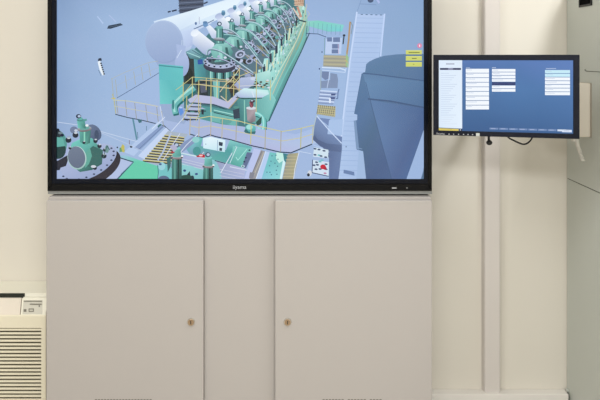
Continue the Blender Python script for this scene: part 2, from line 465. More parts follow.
# ---- the picture on the television (all coordinates lie on the display's surface)
S = Picture((0, TF+0.0125, 1.2), (0, -1, 0)); S.clip = (54.5, 425.5, -29, 181)
rnd = random.Random(4)
S.grid([50, 62, 80, 110, 150, 200, 300, 350, 385, 430], [-40, 0, 20, 45, 90, 130, 185],
 [[(136,166,208),(138,166,208),(146,176,218),(152,182,222),(156,186,226),(150,182,224),(150,182,224),(146,178,220),(142,174,216),(136,168,212)],
  [(134,166,210),(134,164,206),(145,174,216),(150,180,220),(152,182,222),(152,184,226),(150,180,224),(150,180,222),(140,172,216),(134,168,212)],
  [(136,168,212),(140,170,212),(148,178,218),(158,188,228),(160,190,230),(156,186,228),(156,184,228),(152,184,226),(142,174,216),(138,172,214)],
  [(136,170,214),(146,176,216),(154,182,222),(158,188,228),(162,192,232),(156,186,228),(158,188,230),(156,188,230),(144,176,218),(140,172,214)],
  [(134,166,210),(142,172,214),(152,182,222),(158,188,228),(162,190,232),(160,190,230),(156,186,230),(160,190,232),(150,182,224),(140,172,214)],
  [(140,168,210),(148,176,218),(156,184,224),(162,190,228),(162,190,230),(162,188,230),(160,186,230),(162,192,232),(156,186,228),(150,180,222)],
  [(140,166,206),(148,174,214),(160,184,222),(166,190,228),(166,190,230),(160,184,226),(164,190,230),(164,192,232),(160,188,228),(152,182,222)]])
DK = (38,52,62); TQ = (92,190,188); TQL = (140,226,218); TQD = (44,110,112); LAV = (170,188,228); YL = (196,194,132); WH = (226,240,252)
# loose fittings on the far deck
S.line([(97.5, 16.5), (103, 23.5)], 1.2, (176,200,238)); S.line([(109, 15), (116, 22)], 0.9, (172,192,232))
S.poly([(107, 28.6), (108.5, 25.6), (120.5, 23.2), (123, 25), (110.5, 28.8)], (44,62,82))
S.line([(109, 27.2), (121, 24.6)], 0.5, (84,104,126))
S.poly([(97.6, 62), (100, 60.4), (104.6, 75), (102.4, 75.4), (99.6, 70)], (232,242,250))
S.poly([(97.8, 60.6), (98.6, 58.4), (101.2, 58), (102, 60.6), (98.6, 61)], (34,46,66))
for i in range(6): S.ell(101.0+i*0.62, 63.4+i*2.1, 0.9, 0.85, (36,48,66))
S.line([(98.5, 70), (101, 75.6)], 0.5, (90,120,150))
for a in ((168, 12, 170.5, 11.4), (172, 11.2, 176.5, 10)): S.line([(a[0], a[1]), (a[2], a[3])], 1.5, (40,52,78))
S.line([(204, 3.6), (207.5, 2)], 1.4, (46,60,88))
# dark ribbed cylinder at the top
S.poly([(178.5, -6), (203.5, -6), (203.6, 6), (200, 10), (179.5, 13.6)], (72,84,108))
for i in range(6): S.line([(178.6, -2+i*2.6), (203.5, -3.2+i*2.4)], 0.9, (104,118,146) if i % 2 == 0 else (46,56,76))
# exhaust receiver: long white drum
S.gpoly([(153.5, 21.3), (190, 11), (228, -1), (262, -12), (290, -14), (262, 4), (232, 14), (212, 22), (198, 28), (192, 46), (184, 62), (176, 60)],
        [(206,226,250),(214,234,252),(218,238,252),(214,232,250),(206,224,248),(206,226,248),(220,238,252),(214,234,250),(204,224,248),(178,196,234),(160,182,222),(168,188,228)])
S.gpoly([(156, 21.4), (200, 8.5), (245, -5), (236, 6), (205, 18), (180, 30)], [(224,240,252)]*3+[(228,244,253),(226,242,252),(206,226,248)])
S.gpoly([(180, 32), (205, 20), (212, 23), (198, 30), (193, 45), (186, 48)], [(196,216,246),(210,230,250),(200,220,246),(190,208,240),(168,186,226),(178,196,234)])
# lower lobe behind the drum head
S.poly([(152, 54), (158, 66), (184, 66), (182, 56)], (150,172,212))
S.ell(164.2, 41.8, 19, 21.6, (176,198,232), -8, (140,162,204), 32)
S.ell(163.6, 41.6, 17.6, 20.4, (166,188,224), -8, (146,168,210), 32)
S.line([(182, 40), (181.6, 48), (177, 56)], 0.6, (196,214,240))
# green pedestal
S.gpoly([(158.8, 64), (183.2, 66.2), (183, 106), (160, 106)], [(92,190,196),(100,200,202),(88,186,186),(112,206,206)])
S.line([(159, 65.4), (183, 67.8)], 1.1, (62,140,150))
for i in range(9): S.ell(161+i*2.6, 66.2+i*0.2, 0.45, 0.5, (36,90,104))
# upper railing of the far platform
S.line([(117, 98), (146.5, 80.5), (159.5, 72.5)], 0.55, (70,92,132))
for i, (a, b, h) in enumerate(((113.6, 98, 20), (117.2, 97, 17.5), (127, 89, 13.5), (135.5, 84.5, 13), (143, 80, 12.8), (150.5, 76, 12))):
    S.line([(a, b), (a-1.8, b-h)], 0.5, (172,172,140))
S.line([(111.6, 79.5), (115, 77), (124.5, 72.5), (133.5, 69), (141, 65.5), (149, 62.5), (158, 61)], 0.5, (176,184,176))
S.line([(112, 88), (126, 81), (142, 73.5), (159, 67.5)], 0.4, (168,182,196))
# platform floor left with its railing
S.poly([(115.5, 114.5), (118, 101), (160, 105), (186, 118), (196, 138), (158, 126)], (164,184,224))
S.line([(115.5, 114.3), (128, 117.6), (141, 120), (156, 123.6), (164, 125.6), (170, 131)], 0.9, (42,70,92))
S.poly([(160, 104), (183, 104), (190, 116), (184, 124), (165, 120)], (150,172,210))
for a, b, h in ((118, 113.5, 13), (127, 116, 16), (136.5, 118.5, 15.5), (147.5, 121.5, 16.5), (158.5, 124, 17), (163.5, 127, 16)):
    S.line([(a, b), (a-1.8, b-h)], 0.6, (150,150,128))
S.line([(112.5, 94), (114, 99.5), (116, 113.5)], 0.9, (186,184,110)); S.line([(111.5, 98.4), (115.5, 98.2)], 1.0, (206,192,84))
S.line([(113, 100), (128, 101), (146, 104), (158, 106.5)], 0.75, (204,206,170))
S.line([(114, 106), (128, 108.5), (147, 112), (160, 115.5)], 0.7, (192,198,178))
# legs and inclined beams under the platform
S.line([(133, 119), (136.8, 139.5)], 1.6, (86,140,160)); S.poly([(137.5, 119.5), (142, 119.5), (141.5, 122.5), (139, 123)], (60,112,124))
for a in ((138, 138, 137.4, 132), (146.5, 130.5, 146.5, 126)): S.line([(a[0], a[1]), (a[2], a[3])], 0.5, (70,110,130))
S.poly([(124, 152), (158, 121.5), (163, 124), (134, 156)], (176,200,236))
S.poly([(134, 148), (161.5, 124.5), (164, 127), (140, 150)], (132,156,200))
S.poly([(138, 156), (166, 127.5), (171, 132), (146, 160)], (194,212,244))
S.line([(138, 150), (163, 126.5)], 0.5, (92,118,160))
S.poly([(157.5, 126), (160, 123.8), (162, 124.5), (158, 128)], (50,110,112))
S.line([(165, 117), (152, 129)], 0.6, (216,230,248)); S.line([(186, 115), (170, 133), (164, 146)], 0.7, (210,224,246)); S.line([(160, 106), (163, 121)], 0.6, (212,224,240))
# grating with yellow and dark strips
S.poly([(143, 161), (168, 131), (188, 134), (180, 146), (170, 166), (158, 165)], (166,180,196))
for i in range(11):
    y = 137+i*2.5
    xa = 168-(y-133)*0.86; xb_ = min(187.5-(y-135)*0.62, 184)
    xs_ = xa
    S.line([(xa, y-0.9), (xb_, y+1.6)], 1.3, (70,68,54)); S.line([(xa, y-2.0), (xb_, y+0.5)], 0.95, (214,204,124))
S.line([(171, 133), (163, 152), (158, 160)], 1.6, (176,192,222)); S.line([(180, 133.5), (163, 160)], 0.7, (206,216,240))
# beige gauge box and small yellow valve on the left
S.poly([(119.5, 152), (119.5, 148), (124, 146), (125, 151.5)], (96,160,110)); S.poly([(121, 147), (122.6, 144), (124.6, 146), (124.5, 152.6), (122.4, 152)], (196,188,74))
S.ell(131.2, 146.8, 1.3, 1.0, (36,44,60)); S.line([(129.5, 145), (129.3, 140)], 0.5, (120,80,90)); S.ell(117.4, 147.4, .8, .8, DK); S.ell(114.6, 149.6, 0.8, 0.8, DK)
S.line([(50, 121), (78, 125), (110, 134), (137, 141.5)], 0.5, (204,218,240)); S.line([(90, 128), (128, 144), (144, 152)], 0.5, (192,206,232))
# pale green deck bottom centre
S.gpoly([(117, 156.5), (125, 155), (139, 160), (158, 166), (158, 183), (115, 183)], [(128,190,206),(150,196,220),(88,214,180),(84,212,172),(78,206,166),(80,206,168)])
S.poly([(134, 161), (157, 165.5), (158.5, 170), (158, 183), (116, 183)], (82,212,172))
S.poly([(100, 183), (117, 157.2), (132.6, 162.4), (114, 183)], (176,192,228))
S.line([(117.5, 157), (133.4, 162), (116, 180.5)], 1.1, (44,74,96)); S.line([(133.4, 162), (121, 174)], 0.6, (110,150,180))
# left cylinder cover, partly out of the picture
S.ell(54, 156, 18, 11, (164,180,220), -20); S.poly([(52, 164), (66, 156), (76, 152), (72, 166), (60, 172), (52, 174)], (40,44,58))
S.ell(57, 144, 10, 14, (70,156,148)); S.ell(58, 150, 8, 9, (34,66,66)); S.ell(58, 134, 3.5, 4, (38,52,60)); S.ell(60.5, 133, 2.2, 1.3, (110,130,140)); S.ell(57.5, 130, 2, 1.6, (22,30,44))
S.ell(62.2, 135.2, 1.8, 1.5, (24,34,60)); S.poly([(57, 137), (63, 138), (65, 146), (57, 147)], (84,180,168))
# big flange and cover in front left
S.ell(91, 168.5, 32, 16.5, (42,42,52), -26, (58,54,62), 36); S.ell(88, 162.8, 31, 15, (172,186,222), -26, (152,168,208), 36)
S.poly([(50, 163), (69, 157), (66, 166), (50, 171)], (46,48,60)); S.poly([(50, 171), (60, 170), (64, 176), (64, 184), (50, 184)], (160,178,218))
for i in range(13):
    a = math.radians(-30+i*17)
    u_, v_ = 28.2*math.cos(a), 12.8*math.sin(a)
    S.ell(88+u_*0.899+v_*0.438, 162.8-u_*0.438+v_*0.899, 1.2, 0.8, (50,62,92))
S.ell(94, 132.5, 6.5, 9, (104,120,150), -38, (76,92,122)); S.ell(74, 130, 4, 3.6, (112,128,160)); S.ell(96.6, 135, 2.2, 5, (66,82,108))
S.gpoly([(69, 152), (72, 143), (80, 139), (92, 138), (98, 145), (103, 152), (102, 164), (92, 170), (80, 172), (72, 166)],
        [(80,176,166),(98,206,194),(112,220,206),(90,194,182),(74,168,156),(54,120,112),(44,96,92),(48,104,98),(56,120,110),(70,160,150)])
S.poly([(88, 150), (93, 146), (103, 150), (102, 162), (94, 168), (86, 166)], (52,110,104)); S.poly([(86, 152), (90, 148), (92, 156), (89, 164), (85, 168)], (84,174,156))
S.ell(77, 157.8, 9.4, 11.8, (196,226,226), -12, (150,196,190), 28); S.ell(76.6, 157.2, 8.6, 11, (112,126,148), -12, (100,112,136), 28)
S.gpoly([(79, 126), (91, 128), (90, 143), (85, 145), (80, 142)], [(90,190,176),(60,130,124),(50,112,106),(80,172,154),(70,160,150)])
S.line([(84.5, 130), (84.5, 141)], 1.5, (128,220,190)); S.ell(84.5, 129, 7.2, 2.8, (176,200,206), -6, (110,90,96)); S.ell(84.6, 128.2, 5, 1.8, (92,170,164), -6)
S.gpoly([(77, 121), (84.5, 119), (86, 128.5), (78, 128)], [(92,196,184),(72,168,156),(52,120,112),(96,206,190)]); S.ell(80.5, 120, 3.8, 1.4, (60,140,134)); S.ell(80.4, 118.6, 2.4, 1.5, (84,180,170)); S.line([(83, 121), (86.5, 119.6)], 2, (70,160,152))
S.ell(78.6, 116.3, 2.6, 2.2, (34,46,66)); S.ell(79.2, 116.2, 1.5, 1.2, (180,200,228)); S.ell(87, 125.4, 1.6, 1.2, (230,236,240)); S.ell(76, 130.5, 1.7, 1.3, (196,206,224))
for x, y, r in ((75.5, 135, 3), (68.5, 140, 3), (95.5, 141, 2.2), (99.5, 146, 2.2), (105, 150, 2), (104, 156, 2.6), (95, 168, 2), (84, 142.5, 1.6), (70, 148, 1.5)):
    S.ell(x, y, r, r*0.95, (36,44,56)); S.ell(x+0.3, y-r*0.7, r*0.55, r*0.35, (196,206,216))
S.ell(93.5, 166.5, 2.6, 1.4, (206,212,224)); S.ell(107, 149, 2, 4, (110,150,150)); S.line([(103, 158), (107, 146), (110, 150)], 0.8, (58,96,98)); S.ell(69, 136.8, 1.9, 1, (150,170,190))
# --- engine block region -------------------------------------------------------
S.poly([(183, 68), (190, 54), (212, 30), (240, 12), (262, -2), (304, -10), (306, 18), (307, 38), (290, 74), (268, 120), (238, 130), (206, 118), (184, 108)], (64,120,128))
S.poly([(184, 54), (196, 52), (197, 84), (184, 84)], (46,58,58)); S.ell(189, 76, 4, 8, (30,44,40)); S.ell(182, 64, 7.2, 12.6, (176,194,232), 0, (146,168,212)); S.poly([(176, 44), (186, 46), (184, 56), (178, 60)], (166,186,226)); S.line([(181.5, 50), (177, 58)], 0.6, (210,226,248)); S.gpoly([(158.8, 64), (183.2, 66.2), (183, 80), (159.2, 80)], [(92,190,196),(100,200,202),(94,192,194),(92,190,196)]); S.line([(159, 65.4), (183, 67.8)], 1.1, (62,140,150))
S.gpoly([(193.8, 58), (205, 58), (206, 82), (195, 82)], [(84,160,176),(70,140,160),(60,130,130),(80,170,170)])
S.gpoly([(185.5, 52), (193, 48), (203, 56), (200, 60), (190, 58.5)], [(90,140,160),(140,190,204),(90,160,164),(60,110,116),(70,130,140)]); S.line([(187, 52.4), (200, 57.4)], 0.9, (160,214,216)); S.line([(192, 50), (202, 56)], 0.7, (60,100,120))
S.poly([(197.5, 60), (202.5, 59), (203, 64), (198, 64.4)], (40,84,168))
# right-hand deck side, light turquoise wall rising to the top right
S.gpoly([(253, 84), (257, 64), (268, 50), (283, 28), (296, 12), (300, 2), (306, 8), (309, 30), (300, 54), (288, 78), (268, 122), (262, 121), (263, 100)],
        [(120,212,206),(150,226,222),(160,232,226),(150,224,220),(160,220,200),(190,200,170),(150,210,190),(110,190,180),(80,170,160),(62,150,148),(58,136,140),(110,206,204),(140,226,222)])
for i in range(26):
    t = i/25.0
    x = 256+47*t; y = 76-66*t; h = 17*(1-t)+7
    S.line([(x, y), (x-0.6-1.4*(1-t), y+h)], 0.9 if i % 3 else 1.5, ((180,240,232), (96,176,172), (206,216,170), (70,140,144))[i % 4])
for i in range(9):
    t = i/8.0; x = 258+44*t; y = 70-62*t
    S.poly([(x, y), (x+2.2, y-3), (x+2.4, y+4-2*t), (x+0.4, y+7-3*t)], (176,236,230)); S.line([(x+1, y+2), (x+1.2, y+9-4*t)], 1.0, (52,92,100))
for i in range(150):
    t = rnd.random(); u = rnd.random()
    x = 256+46*t+u*(9-3*t); y = 84-70*t+u*12*(1-t)+rnd.uniform(-4, 4)
    h = (1.0+2.6*rnd.random())*(1.1-0.7*t)
    S.line([(x, y), (x-0.3, y+h)], 0.5+0.7*rnd.random()*(1.1-t), rnd.choice(((206,246,238),(170,226,222),(84,150,154),(210,214,170),(60,104,112),(190,214,236),(140,190,170))))
S.line([(269, 121), (288, 79), (301, 52), (309.5, 33)], 1.0, (36,84,92)); S.line([(265, 118), (284, 77), (299, 49), (307, 30)], 1.4, (96,196,188)); S.line([(262, 104), (280, 70), (296, 42), (305, 22)], 1.0, (190,226,196))
S.line([(271, 98), (276, 86), (292, 52), (303, 24), (307, 4)], 0.6, (206,196,150))
# turquoise wall below, with pipe
S.gpoly([(236, 96), (256, 96), (270, 90), (276, 100), (268, 121), (258, 124), (240, 120)], [(70,140,142),(96,180,178),(130,220,212),(120,208,202),(90,184,178),(90,176,170),(60,124,126)])
# far units of the row, drawn from far to near
import itertools
def unit(x, y, s, first=False):
    # dark gap and gear to the right of the unit
    S.poly([(x+2*s, y-6*s), (x+14*s, y-10*s), (x+34*s, y+10*s), (x+32*s, y+22*s), (x+12*s, y+24*s), (x+4*s, y+8*s)], (84,116,132))
    for q in range(16):
        a, b = rnd.uniform(8, 33), rnd.uniform(-8, 9); b += a*0.42
        c = rnd.choice(((34,40,44),(48,50,44),(36,46,66),(60,54,44),(150,164,200),(186,198,228),(92,170,168),(120,120,96)))
        S.ell(x+a*s, y+b*s, rnd.uniform(1.4, 3.0)*s, rnd.uniform(1.0, 2.2)*s, c, rnd.uniform(-40, 40), seg=9)
    S.ell(x+18*s, y-3*s, 4.4*s, 3.3*s, (178,190,222), -20); S.ell(x+18*s, y-3*s, 3.0*s, 2.0*s, (70,84,104), -20); S.ell(x+18.4*s, y-2.6*s, 1.4*s, 0.9*s, (170,184,214), -20)
    S.ell(x+26*s, y+3*s, 3.2*s, 2.4*s, (160,174,208), -20); S.ell(x+26*s, y+3*s, 2.0*s, 1.4*s, (52,60,76), -20)
    for q in range(3): S.line([(x+(11+q*6)*s, y+(4+q*3)*s), (x+(18+q*6)*s, y+(11+q*3)*s)], 0.8*s, (160,150,104))
    # white elbow from the drum
    if first:
        S.gpoly([(206, 27), (210, 25), (219, 34), (218, 40), (212, 38)], [(206,222,246),(238,246,253),(220,232,250),(170,186,224),(184,200,234)])
        S.gpoly([(193, 32), (199, 31), (214.6, 43.6), (213.4, 50), (207.6, 56), (203, 53.4), (192.6, 43.6)], [(222,234,250),(240,247,253),(226,236,250),(190,204,234),(150,166,206),(160,178,216),(186,202,234)])
        S.ell(195, 33, 4.4, 3.4, (222,234,250), -30, (240,247,254)); S.line([(194, 29), (206, 24), (214, 20)], 0.9, (96,120,160))
        S.ell(205.5, 24.5, 2.6, 2.6, (104,150,200)); S.ell(205.3, 22.4, 2.3, 1.2, (86,130,176)); S.ell(196, 23.5, 1.1, 1.6, (90,120,168)); S.line([(199.4, 17), (199.4, 24)], 0.4, (150,150,190))
    else:
        S.gpoly([(x-16*s, y-31*s), (x-9*s, y-34*s), (x-1*s, y-24*s), (x-2*s, y-14*s), (x-11*s, y-18*s)], [(198,214,244),(236,245,253),(214,230,248),(160,180,214),(170,188,224)])
        S.ell(x-13*s, y-34*s, 5*s, 3*s, (164,180,218), -16, (200,214,242)); S.ell(x-4*s, y-31*s, 3*s, 2.4*s, (240,247,253))
        S.ell(x-9*s, y-37*s, 2.1*s, 2.6*s, (72,124,160)); S.ell(x-9*s, y-39*s, 1.9*s, 1.1*s, (110,160,196))
    # cylinder cover
    S.poly([(x-11*s, y+8*s), (x+11*s, y+8*s), (x+9*s, y+25*s), (x-9*s, y+25*s)], (56,118,120))
    for q in (-7, 0, 7): S.line([(x+q*s, y+10*s), (x+q*s, y+23*s)], 2.6*s, (104,188,182)); S.line([(x+(q-0.7)*s, y+10*s), (x+(q-0.7)*s, y+22*s)], 0.7*s, (160,224,216))
    for q in (-3.5, 3.6): S.line([(x+q*s, y+10*s), (x+q*s, y+23*s)], 1.5*s, (28,52,56))
    S.ell(x, y+7.6*s, 14*s, 5.6*s, (72,76,96), 3, (50,54,74)); S.ell(x, y+4.2*s, 14*s, 5.2*s, (150,164,200), 3, (176,188,220)); S.ell(x, y+2.6*s, 10*s, 3.6*s, (66,96,104))
    for q in range(14):
        a = math.radians(q*25.7+8); S.ell(x+12.4*s*math.cos(a), y+3.6*s+4.2*s*math.sin(a), 0.95*s, 0.85*s, (40,50,72)); S.ell(x+12.4*s*math.cos(a), y+2.5*s+4.2*s*math.sin(a), 0.6*s, 0.5*s, (206,216,236))
    S.gpoly([(x-8*s, y-7*s), (x-2*s, y-13*s), (x+7*s, y-13*s), (x+12*s, y-5*s), (x+9*s, y+3*s), (x-4*s, y+4*s)], [(112,196,190),(140,218,210),(130,206,200),(70,146,144),(56,112,112),(90,172,166)])
    S.poly([(x-1*s, y-10*s), (x+2*s, y-10*s), (x+3*s, y+2*s), (x, y+3*s)], (140,216,206)); S.poly([(x+5*s, y-9*s), (x+7*s, y-9*s), (x+9*s, y), (x+6*s, y+1*s)], (46,96,96))
    S.poly([(x-2.6*s, y-26*s), (x+3*s, y-26*s), (x+4*s, y-12*s), (x-3*s, y-12*s)], (68,146,144)); S.line([(x-0.8*s, y-25*s), (x-0.8*s, y-13*s)], 1.2*s, (140,212,204)); S.line([(x+2.6*s, y-25*s), (x+3*s, y-13*s)], 0.9*s, (38,84,90))
    S.ell(x, y-16*s, 5*s, 1.5*s, (190,204,216), 4, (70,70,84)); S.ell(x, y-26.4*s, 3.2*s, 1.3*s, (96,180,174)); S.ell(x, y-29.4*s, 2.1*s, 2.0*s, (54,84,104)); S.ell(x+0.1*s, y-29.4*s, 1.1*s, 1.1*s, (206,220,240))
    for q in range(5): S.ell(x+(-9+q*4.4+rnd.uniform(-1, 1))*s, y+(-1+rnd.uniform(-3, 4))*s, 1.5*s, 1.1*s, rnd.choice(((40,52,74),(206,216,236),(36,48,56),(170,184,214))), seg=8)
cols = [(219.5,33),(232,28),(242.5,21),(252,16),(261,9),(268.5,6),(275.5,3),(282,1)]
ss = [1.15,0.95,0.85,0.78,0.7,0.62,0.56,0.5]
arcs = [[(207,55),(207.6,50.6),(211.5,49),(221,51.5),(238,62),(255,74)], [(219,31),(224,29),(234,32),(246,44),(258,59),(264,68)], [(231,30),(240,28.2),(251,32),(261,42),(270.5,55)],
        [(241,24),(250,22),(260,25),(270,36),(276.5,47)], [(251,17),(261,14.4),(270,19),(277,30),(281.5,40)], [(259,12),(269,10),(279,16),(284,26),(286.5,35)],
        [(266,8),(276,6),(285,12),(290,22),(291.5,29)], [(272,3),(282,1.4),(290,6),(294,14),(296,22)]]
low = [[(208,58),(224,60),(240,68),(254,75)], [(225,41),(242,52),(262,66)], [(240,38),(254,45),(269,58)], [(250,30),(262,36),(275,48)], [(258,24),(270,30),(280,40)], [(268,19),(277,24),(285,33)], [(274,14),(283,18),(290,27)], [(280,8),(288,12),(294,20)]]
for k in range(7, -1, -1):
    s_ = ss[k]; x, cy = cols[k]; y = cy+21.5*s_
    unit(x, y, s_, k == 0)
    w_ = 0.75+0.65*s_
    S.pipe(low[k], w_*0.8, (120,134,170), (190,204,230), (40,50,72))
    S.pipe(arcs[k], w_*1.05, (122,160,176), (192,218,232), (44,66,86))
    ex, ey = arcs[k][-1]
    S.poly([(ex-1.3*s_, ey-1), (ex+1.5*s_, ey-2), (ex+1.6*s_, ey+8*s_), (ex-1.0*s_, ey+8.6*s_)], (44,54,76))
    if k < 5:
        S.pipe([(x+4*s_, y-20*s_), (x+14*s_, y-19*s_), (x+24*s_, y-13*s_), (x+33*s_, y-2*s_)], w_*0.7, (100,176,180), (180,224,226), (40,80,92))
# far orange equipment
S.poly([(294, -6), (304, -6), (303.6, 5.6), (295, 6)], (196,150,118))
for i in range(5): S.line([(294.5+i*2, -2), (295.2+i*2, 5.6)], 0.6, (150,100,70)); S.line([(294, -1+i*1.6), (304, -0.4+i*1.6)], 0.5, (236,206,176))
S.line([(297.5, 7), (301, 17)], 2.2, (206,140,116)); S.line([(293, 8), (300, 19)], 1.4, (222,196,180)); S.line([(299, 20), (306, 22)], 1.4, (36,66,80)); S.line([(296.5, 20), (296.5, 25)], 1.2, (34,44,60))
S.line([(307.5, 11), (309.5, 14), (305, 20)], 0.5, (196,190,170)); S.line([(306, 22), (301, 40), (296, 50)], 0.9, (150,170,120))
# lower structure in front of the row: dark opening with brown pipework, platform with railings
S.poly([(186, 92), (198, 80), (238, 78), (262, 84), (262, 96), (238, 96), (232, 108), (196, 104)], (60,104,112))
S.poly([(196, 82), (208, 80), (210, 96), (198, 95)], (36,50,56)); S.poly([(200, 84), (206, 83), (207, 92), (201, 93)], (84,92,112)); S.poly([(213, 80), (220, 81), (219, 99), (214, 98)], (104,190,184)); S.poly([(222, 82), (227, 80), (228, 100), (223, 99)], (60,120,118))
S.poly([(228, 78), (236, 74), (238, 92), (231, 98)], (40,58,64)); S.poly([(208, 80), (212, 80), (212, 97), (208, 96)], (44,74,76)); S.ell(232, 88, 3, 5, (58,50,46)); S.line([(217, 80), (217, 98)], 1.2, (150,222,214))
for i in range(16): S.ell(rnd.uniform(226, 262), rnd.uniform(72, 86), 1.9, 1.4, rnd.choice(((36,44,44),(70,62,44),(190,198,216),(30,40,50),(150,150,120),(92,170,170))), seg=9)
S.gpoly([(255, 74), (270, 70), (272, 80), (268, 92), (254, 90)], [(150,214,210),(176,236,228),(120,206,198),(90,180,174),(120,190,190)])
for i in range(26): S.ell(rnd.uniform(254, 270), rnd.uniform(79, 88), 1.4, 1.0, rnd.choice(((36,44,48),(70,58,44),(206,216,232),(30,40,50),(186,180,130),(140,214,208))), seg=8)
S.gpoly([(234, 85), (241, 77.5), (256, 76.6), (253.5, 85), (241, 92.5)], [(150,164,204),(176,190,224),(184,198,230),(166,180,216),(150,166,206)]); S.ell(253, 78.6, 2.6, 1.6, (200,212,232)); S.line([(235, 85.6), (241, 93)], 1.0, (170,140,120))
for a in ((198, 84, 262, 92), (200, 80, 236, 82)): S.line([(a[0], a[1]), (a[2], a[3])], 0.9, (196,176,130))
# walkway slabs
S.poly([(188, 99.6), (196, 94.6), (214, 96.6), (228, 102), (236, 94), (238, 98), (229, 108.6), (214, 104), (190, 102.6)], (182,188,222)); S.line([(229, 108.4), (240, 96)], 1.0, (176,160,120))
S.line([(192, 102.6), (214, 104.4), (228, 110.4)], 0.8, (36,56,80))
S.gpoly([(235, 94), (244, 88), (268, 90), (269, 94), (262, 97.5), (240, 97.6)], [(176,190,226),(206,240,244),(176,238,234),(196,232,236),(184,204,236),(168,182,224)])
S.line([(236, 97.2), (244, 98.6), (262, 98)], 0.8, (24,46,54)); S.line([(252, 91), (254, 97)], 1.2, (212,228,244)); S.line([(240, 86), (262, 85)], 0.7, (206,210,220))
S.poly([(186, 104), (212, 107), (240, 112), (238, 128), (188, 116)], (76,150,150)); S.poly([(212, 112), (236, 116), (236, 126), (212, 121)], (96,186,180))
for i in range(5):
    S.poly([(188+i*3.4, 108+i*0.35+rnd.uniform(-1, 1)), (190.4+i*3.4, 108+i*0.35), (190.2+i*3.4, 113+i*0.4), (188+i*3.4, 112.6+i*0.4)], ((34,44,56),(90,170,160),(40,60,58),(120,120,130))[i % 4])
S.poly([(186, 105), (200, 106.5), (206, 109), (188, 108)], (176,188,220)); S.poly([(184, 111.6), (198, 113), (200, 117), (186, 116)], (172,184,218)); S.line([(185, 110.6), (206, 111)], 1.0, (36,44,60)); S.line([(184, 119), (196, 122)], 1.5, (44,50,70))
S.line([(211, 104), (211.4, 122)], 1.4, (130,214,206)); S.line([(214, 110), (236, 115)], 1.0, (150,226,216)); S.line([(214, 112.4), (236, 117.4)], 0.9, (40,84,88)); S.ell(226, 121, 6, 3, (84,168,162))
for i in range(4):
    y = 103.6+i*4.2; x = 188.5-i*1.2
    S.poly([(x, y), (x+12, y+0.6), (x+13.5, y+2.6), (x+1, y+2.2)], (176,188,222)); S.line([(x+0.6, y+2.9), (x+13, y+3.4)], 1.1, (38,48,62))
S.line([(187, 96), (186.5, 108), (183, 121)], 0.6, (196,192,110)); S.line([(201, 102), (200, 112), (196, 121)], 0.6, (196,192,110))
# bent turquoise pipe on the left
S.pipe([(194, 88), (186, 94), (178, 101), (174.5, 106), (175.5, 113)], 5.4, (92,186,184), (150,226,220), (40,110,112)); S.ell(173.4, 104.5, 1.2, 5, (54,130,134)); S.poly([(179.5, 107), (182, 106), (184, 112), (181, 116), (179, 112)], (92,146,226)); S.ell(181, 107.4, 1.6, 0.9, (176,206,246))
# central pump: pinkish cylinder, red valve, pipe elbow
S.gpoly([(246.5, 108), (256, 108), (255.6, 121), (251, 123), (247.4, 120)], [(150,140,148),(176,164,172),(136,128,136),(110,106,114),(166,150,158)]); S.ell(251.2, 108, 5, 1.6, (206,214,224)); S.ell(251.6, 104.6, 2, 3, (120,60,74)); S.ell(252.4, 101, 2.6, 1.7, (70,44,60)); S.ell(252, 100.6, 1.4, 0.7, (170,190,210)); S.line([(249.5, 102), (252, 107)], 0.9, (166,86,100))
S.pipe([(256, 113.5), (260, 115), (263.5, 119), (264, 126), (263, 131)], 4.2, (96,196,192), (150,232,226), (40,110,110))
S.poly([(233, 110), (239.5, 108), (240, 118), (234, 119)], (48,66,84)); S.ell(236.4, 107.2, 3, 1.4, (70,150,142))
S.poly([(256, 122), (262, 116), (261, 124), (257, 126)], (36,84,76)); S.line([(244.5, 100), (244.8, 124)], 1.0, (130,210,190)); S.line([(258, 128), (262, 131)], 2.2, (140,220,226))
# main front platform floor
S.gpoly([(188, 120), (214, 123.5), (240, 126), (268, 130), (296, 134), (314, 128), (334, 118), (334, 136), (312, 144.4), (291, 152), (280, 151), (252, 147), (220, 137.5), (196, 135)],
        [(166,180,218),(168,182,220),(170,184,224),(168,186,228),(166,188,230),(164,190,232),(160,190,230),(164,192,232),(176,196,230),(180,190,228),(178,186,226),(176,182,224),(172,182,222),(166,182,220)])
S.ell(250.5, 128.6, 5.4, 4.9, (110,196,196), 0, (70,160,160)); S.ell(249.6, 127, 3.2, 2.4, (150,226,220)); S.poly([(244, 131), (246, 128.5), (249, 132), (256, 131), (255, 134), (246, 133.4)], (50,110,116))
S.line([(190, 134), (197, 136), (202, 137.4), (210, 134.6), (216, 136.5), (230, 139.4), (252, 145.6), (266, 148.6), (280, 152), (291, 152.6), (312, 144)], 1.1, (36,60,84))
# railing of the front platform
S.line([(188, 116.6), (199, 118.2), (210, 116.2), (222, 118.2), (240, 121.2), (256, 125.4), (282, 131.4), (301, 128.2), (322, 123)], 0.8, (206,204,130))
S.line([(190, 125.6), (199, 127.4), (210, 125.8), (224, 128.4), (245, 133), (265, 137.6), (283, 140.8), (301, 137.6), (322, 131)], 0.75, (204,200,150))
for x, yt, yb_, c in ((190.5, 117, 135, (196,180,130)), (199.5, 118, 137, (190,176,150)), (211.3, 117, 136, (186,172,150)), (222.6, 119, 138, (190,182,140)), (236.6, 121, 141, (170,164,140)), (251.3, 125.5, 144, (204,196,80)), (265.6, 127.5, 149, (172,166,130)), (281.2, 131, 151.5, (168,160,140)), (301.2, 128, 147.6, (190,186,80)), (313, 126, 143, (190,186,150))):
    S.line([(x, yt), (x-0.6, yb_)], 0.8, c)
